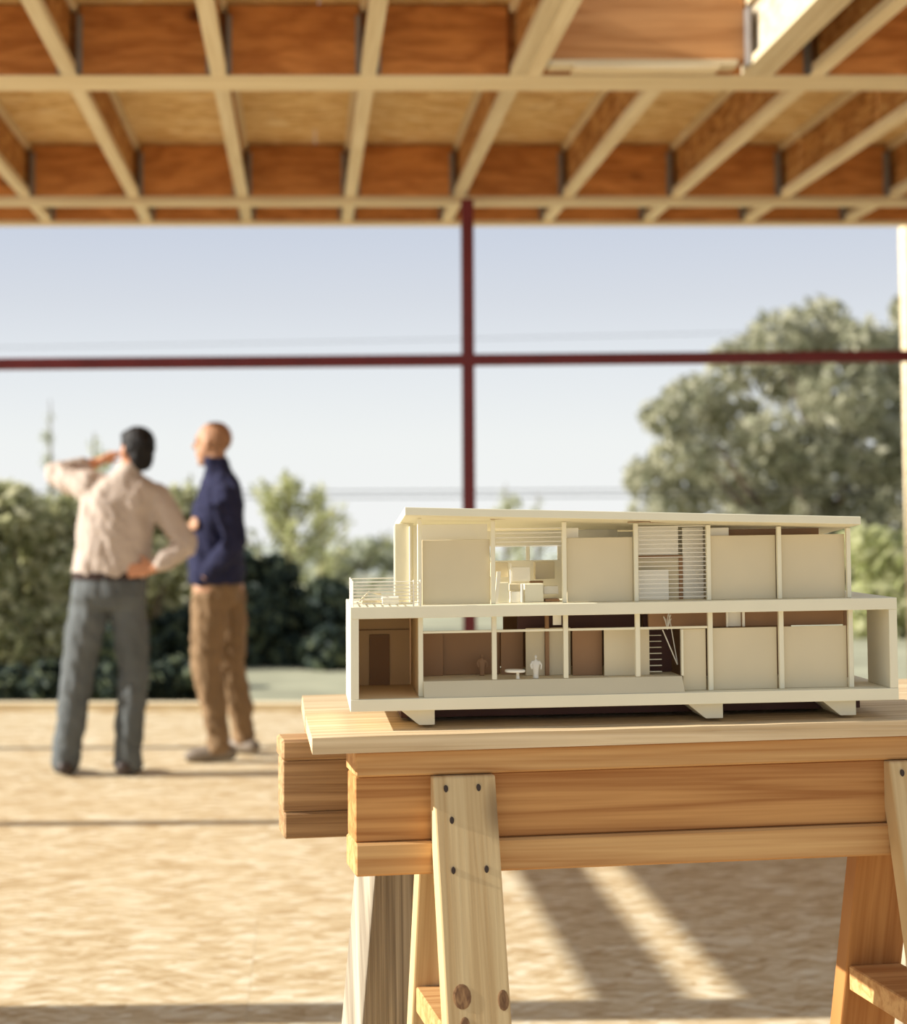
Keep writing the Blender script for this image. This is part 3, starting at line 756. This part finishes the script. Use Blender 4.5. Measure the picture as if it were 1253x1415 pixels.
loft(bm, [R(-.03, .01, .84, .120, .17), R(-.032, 0, .92, .130, .175), R(-.032, 0, .98, .128, .165)], 22, 2.3)
tube(bm, [(-.055, -.085, .88), (-.068, -.085, .70), (-.078, -.075, .50), (-.036, -.06, .28), (-.016, -.05, .12), (-.012, -.05, .06)], [.108, .098, .084, .070, .062, .064])
tube(bm, [(.015, .10, .88), (.035, .12, .70), (.035, .14, .50), (.085, .20, .28), (.105, .24, .13), (.110, .24, .08)], [.108, .096, .082, .070, .062, .062])
fused('trousers', bm, M['khaki'], pb, .009, 4, .012, .06)
for (x, y, dx, dy) in ((-.01, -.05, -.17, -.02), (.115, .24, -.13, .13)):
    bm = bmesh.new(); tube(bm, [(x - dx * .42, y - dy * .42, .046), (x, y, .052), (x + dx * .7, y + dy * .7, .038), (x + dx, y + dy, .028)], [.040, .046, .044, .028], 14, .95, (0, 0, 1))
    for v_ in bm.verts: v_.co.z = max(v_.co.z, .002)
    obj('shoe', bm, M['shoe_b'], pb, True)

# ------------------------------------------------------------------ outdoors: ground, hills, trees, wires
gm = bmesh.new(); n = 40
GX, GY = 160., 330.
grid = []
for j in range(n + 1):
    row = []; t_ = (j / n) ** 2; y = 11.6 + t_ * GY
    for i in range(n + 1):
        x = -GX * (.2 + t_) + 2 * GX * (.2 + t_) * i / n
        z = -.10 - .012 * max(0, y - 12) - (0 if y < 26 else .02 * (y - 26)) + mnoise.noise(V((x * .05, y * .05, 0))) * .15
        z = max(z, -9.5)
        row.append(gm.verts.new((x, y, z)))
    grid.append(row)
for j in range(n):
    for i in range(n): gm.faces.new((grid[j][i], grid[j][i + 1], grid[j + 1][i + 1], grid[j + 1][i]))
struct(obj('ground', gm, M['grass'], None, True), 'dry grassy ground falling away beyond the floor')
hb = bmesh.new()
for k, (cx, y, hw, top) in enumerate(((-14, 300, 60, -3.2), (60, 320, 120, -4.5), (-110, 310, 70, -3.5))):
    ball(hb, (cx, y, -12), (V((hw, 0, 0)), V((0, 12, 0)), V((0, 0, top + 12))), 40)
struct(obj('hills', hb, M['hill'], None, True), 'pale distant hills low on the horizon')

def leaf_mesh(name, clumps, n_leaf, size, mat, parent, aspect=.55, squash=1., inner=.55):
    """leaf blades scattered through clump ellipsoids (centre, rx, ry, rz)"""
    vs, fs = [], []
    vol = [c[1] * c[2] * c[3] for c in clumps]; tot = sum(v ** .7 for v in vol)
    for c, v in zip(clumps, vol):
        for _ in range(max(6, int(n_leaf * v ** .7 / tot))):
            while True:
                p = V((random.uniform(-1, 1), random.uniform(-1, 1), random.uniform(-1, 1)))
                if inner < p.length < 1.0: break
            q = V(c[0]) + V((p.x * c[1], p.y * c[2], p.z * c[3]))
            d = (p.normalized() * .7 + V((random.uniform(-1, 1), random.uniform(-1, 1), random.uniform(-1, 1)))).normalized()
            a = d.orthogonal().normalized(); a.rotate(Matrix.Rotation(random.uniform(0, 6.28), 3, d)); b = d.cross(a)
            s_ = size * random.uniform(.6, 1.3); i0 = len(vs)
            vs += [q - a * s_, q + b * s_ * aspect, q + a * s_ + d * s_ * .25, q - b * s_ * aspect]
            fs.append((i0, i0 + 1, i0 + 2, i0 + 3))
    me = bpy.data.meshes.new(name); me.from_pydata([tuple(v) for v in vs], [], fs); me.materials.append(mat)
    o = bpy.data.objects.new(name, me); C.objects.link(o); o.parent = parent; o['kind'] = 'stuff'
    return o

def branch(bm, a, b, r0, r1, bend=.1, n=5):
    a, b = V(a), V(b); pts, rr = [], []
    w = V((random.uniform(-1, 1), random.uniform(-1, 1), 0)) * bend * (b - a).length
    for i in range(n + 1):
        t_ = i / n; pts.append(a.lerp(b, t_) + w * math.sin(t_ * math.pi)); rr.append(r0 + (r1 - r0) * t_)
    tube(bm, pts, rr, 7)

def bush(name, loc, clumps, n_leaf, size, mat, label, cat, group=None, trunk_h=.8, **kw):
    o = empty(name, loc)
    bm = bmesh.new()
    for c in clumps[:7]: branch(bm, (0, 0, 0), V(c[0]) + V((0, 0, -c[3] * .3)), .05 + .02 * trunk_h, .02, .08)
    obj('trunk', bm, M['bark'], o)
    leaf_mesh('foliage', clumps, n_leaf, size, M[mat], o, **kw)
    return tag(o, label, cat, group)

def rnd_clumps(n, x0, x1, y0, y1, ztop, zlow, r0, r1):
    out = []
    for _ in range(n):
        x = random.uniform(x0, x1); k = (x - x0) / (x1 - x0); zt_ = ztop(k); z = random.uniform(zlow, zt_)
        r = random.uniform(r0, r1); out.append(((x, random.uniform(y0, y1), z), r, r, r * .8))
    return out

# big grey-green tree on the right
def px(x, y, D):    # only used to size far planting from the photograph
    dx = (x - 420) / 2300; dy = (574.3 - y) / 2300; b = math.cos(PITCH) - dy * math.sin(PITCH)
    return V((dx * D / b, D, 1.3 + (math.sin(PITCH) + dy * math.cos(PITCH)) * D / b))
D = 46.
base = px(1180, 900, D); base.z = -1.6
cl = []
for x, y, r in ((1130, 450, 46), (1075, 470, 48), (1020, 505, 46), (1185, 475, 44), (1100, 520, 55), (960, 550, 42), (920, 575, 36), (1010, 575, 48), (1165, 545, 60), (1225, 500, 50), (1060, 610, 52),
                (950, 625, 46), (895, 660, 36), (1000, 665, 52), (1120, 640, 60), (1200, 620, 62), (1260, 580, 60), (1070, 690, 56), (940, 690, 42), (1160, 710, 60), (1240, 690, 66), (1290, 640, 60), (1280, 520, 56),
                (1030, 740, 50), (900, 715, 34), (1110, 770, 56), (1200, 790, 60), (1270, 780, 60)):
    q = px(x, y, D + random.uniform(-2.5, 2.5)) - base; rr = r / 2300 * D * 1.0
    cl.append((tuple(q), rr, rr * 1.2, rr * .85))
bush('spreading_tree', base, cl, 15000, .17, 'leaf_grey', 'large grey-green spreading tree filling the right of the far opening', 'tree', trunk_h=8., inner=.35)
# taller twin just behind the right jamb
base = px(1275, 900, 52.); base.z = -1.8
cl = [(tuple(px(x, y, 52.) - base), r / 2300 * 52, r / 2300 * 52, r / 2300 * 52) for x, y, r in ((1262, 430, 32), (1290, 470, 50), (1310, 540, 60), (1250, 470, 30))]
bush('spreading_tree', base, cl, 2600, .2, 'leaf_grey', 'grey-green tree crown peeping out at the right jamb, behind the larger tree', 'tree', trunk_h=8., inner=.3)
# sunlit yellow-green shrub right of the model
base = px(1230, 960, 20.); base.z = -.3
cl = [(tuple(px(x, y, 20.) - base), r / 2300 * 20, r / 2300 * 20, r / 2300 * 20) for x, y, r in ((1200, 760, 40), (1240, 780, 45), (1215, 840, 50), (1255, 870, 50), (1195, 900, 45), (1240, 930, 45), (1280, 800, 60), (1290, 900, 60))]
bush('shrub', base, cl, 3000, .09, 'leaf_yellow', 'sunlit yellow-green shrub showing right of the house model', 'shrub', inner=.2)
# olive hedge on the left behind the men
def hedge(xs, D, label, mat, n_leaf, size, seedy, inner=.2):
    base = px(sum(x for x, y, r in xs) / len(xs), 970, D); base.z = -.22
    cl = [(tuple(px(x, y, D + random.uniform(-.6, .6)) - base), r / 2300 * D, r / 2300 * D, r / 2300 * D) for x, y, r in xs]
    return bush('shrub', base, cl, n_leaf, size, mat, label, 'shrub', inner=inner)
hedge([(-40, 720, 60), (15, 715, 48), (60, 735, 50), (100, 720, 42), (-30, 800, 60), (30, 800, 55), (90, 800, 55), (0, 880, 60), (70, 890, 60), (-50, 900, 60), (120, 860, 45), (20, 940, 50), (100, 940, 50)], 17., 'broad olive-green shrub at the left edge behind the pink-shirted man', 'leaf_olive', 6500, .085, 1)
hedge([(150, 730, 34), (180, 690, 30), (215, 720, 34), (245, 700, 28), (190, 780, 45), (240, 790, 40), (150, 850, 45), (220, 860, 45)], 18.5, 'olive-green shrub showing between the two standing men', 'leaf_olive', 3600, .08, 2)
hedge([(240, 890, 45), (290, 870, 45), (350, 850, 42), (400, 860, 45), (450, 840, 42), (330, 920, 45), (400, 920, 42), (460, 910, 45), (500, 880, 45), (380, 800, 34), (330, 790, 34)], 16.8, 'dark shaded hedge low behind the navy-sweatered man', 'leaf_dark', 6500, .08, 3)  # the hedge's shadow is put into its dark leaf colour
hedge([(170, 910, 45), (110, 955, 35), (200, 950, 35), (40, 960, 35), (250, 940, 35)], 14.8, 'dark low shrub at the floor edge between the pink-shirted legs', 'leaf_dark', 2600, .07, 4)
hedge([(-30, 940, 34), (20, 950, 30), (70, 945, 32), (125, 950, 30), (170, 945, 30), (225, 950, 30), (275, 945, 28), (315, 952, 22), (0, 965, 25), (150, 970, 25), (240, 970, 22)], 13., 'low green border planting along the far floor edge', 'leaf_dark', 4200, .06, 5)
# feathery conifer saplings with lifted boughs
def conifer(x, ytop, ybot, D, spread, label, mat, k=9, n_leaf=1500):
    base = px(x, ybot, D); top = px(x, ytop, D); h = top.z - base.z
    o = empty('conifer_sapling', base); bm = bmesh.new(); branch(bm, (0, 0, 0), (0, 0, h), .06, .008, .01)
    cl = []
    for i in range(k):
        t_ = .12 + .80 * i / (k - 1); a = i * 2.4; ln = spread * (1 - t_) + .12
        a0 = V((0, 0, h * t_ * .9)); a1 = a0 + V((math.cos(a) * ln, math.sin(a) * ln * .6, ln * .9))
        branch(bm, a0, a1, .025, .006, .05)
        for s_ in (.35, .6, .85, 1.0):
            q = a0.lerp(a1, s_); r = .16 * (1.15 - s_ * .5); cl.append((tuple(q), r, r, r * 1.1))
    for i in range(6): cl.append(((0, 0, h * (.5 + .085 * i)), .10, .10, .16))
    obj('trunk', bm, M['bark'], o); leaf_mesh('foliage', cl, n_leaf, .055, M[mat], o, .3, inner=.0)
    return tag(o, label, 'tree', 'young conifers along the far slope')
conifer(395, 648, 900, 18., 1.1, 'yellow-green young conifer right of the navy-sweatered man', 'leaf_yellow', 11, 1900)
conifer(445, 672, 900, 19.5, .7, 'slender young conifer just left of the house model', 'leaf_yellow', 8, 800)
conifer(128, 598, 900, 22., .8, 'young conifer tip rising left of the dark-haired head', 'leaf_yellow', 9, 1200)
conifer(66, 552, 900, 30., .7, 'faint tall pale conifer tip near the left edge', 'leaf_pale', 8, 700)
conifer(262, 655, 900, 21.5, .8, 'young conifer tip seen between the two heads', 'leaf_yellow', 9, 1200)
conifer(700, 668, 900, 26., 1.0, 'young conifer tip peeping over the house model roof', 'leaf_yellow', 9, 900)
conifer(745, 682, 900, 30., .9, 'short conifer tip over the model roof beside the steel column', 'leaf_pale', 8, 700)
# distant grey tree line between hedge and house model
base = px(500, 830, 70.); cl = [(tuple(px(x, y, 70.) - base), r / 2300 * 70, r / 2300 * 70, r / 2300 * 70) for x, y, r in ((470, 780, 26), (505, 765, 24), (540, 770, 26), (575, 775, 28), (440, 800, 24), (610, 790, 26))]
bush('distant_tree', base, cl, 1800, .22, 'leaf_pale', 'hazy distant tree clump left of the house model', 'tree', inner=.1)

def wire(y0, y1, D, r, label):
    k_ = (y1 - y0) / 1700.; a, b = px(-1500, y0 - k_ * 1300, D), px(2800, y1 + k_ * 1300, D); bm = bmesh.new(); pts = []
    for i in range(41):
        t_ = i / 40; p = a.lerp(b, t_); p.z -= .25 * math.sin(math.pi * t_) * D / 40; pts.append(p)
    tube(bm, pts, [r] * 41, 6); tag(obj('power_line', bm, M['wire'], None, True), label, 'power line', 'overhead wires beyond the floor')
wire(668, 660, 38., .014, 'upper of the two close overhead wires crossing the sky at head height')
wire(676, 668, 38., .014, 'lower of the two close overhead wires crossing the sky at head height')
wire(472, 436, 38., .007, 'thin overhead wire just above the red steel crossbar')
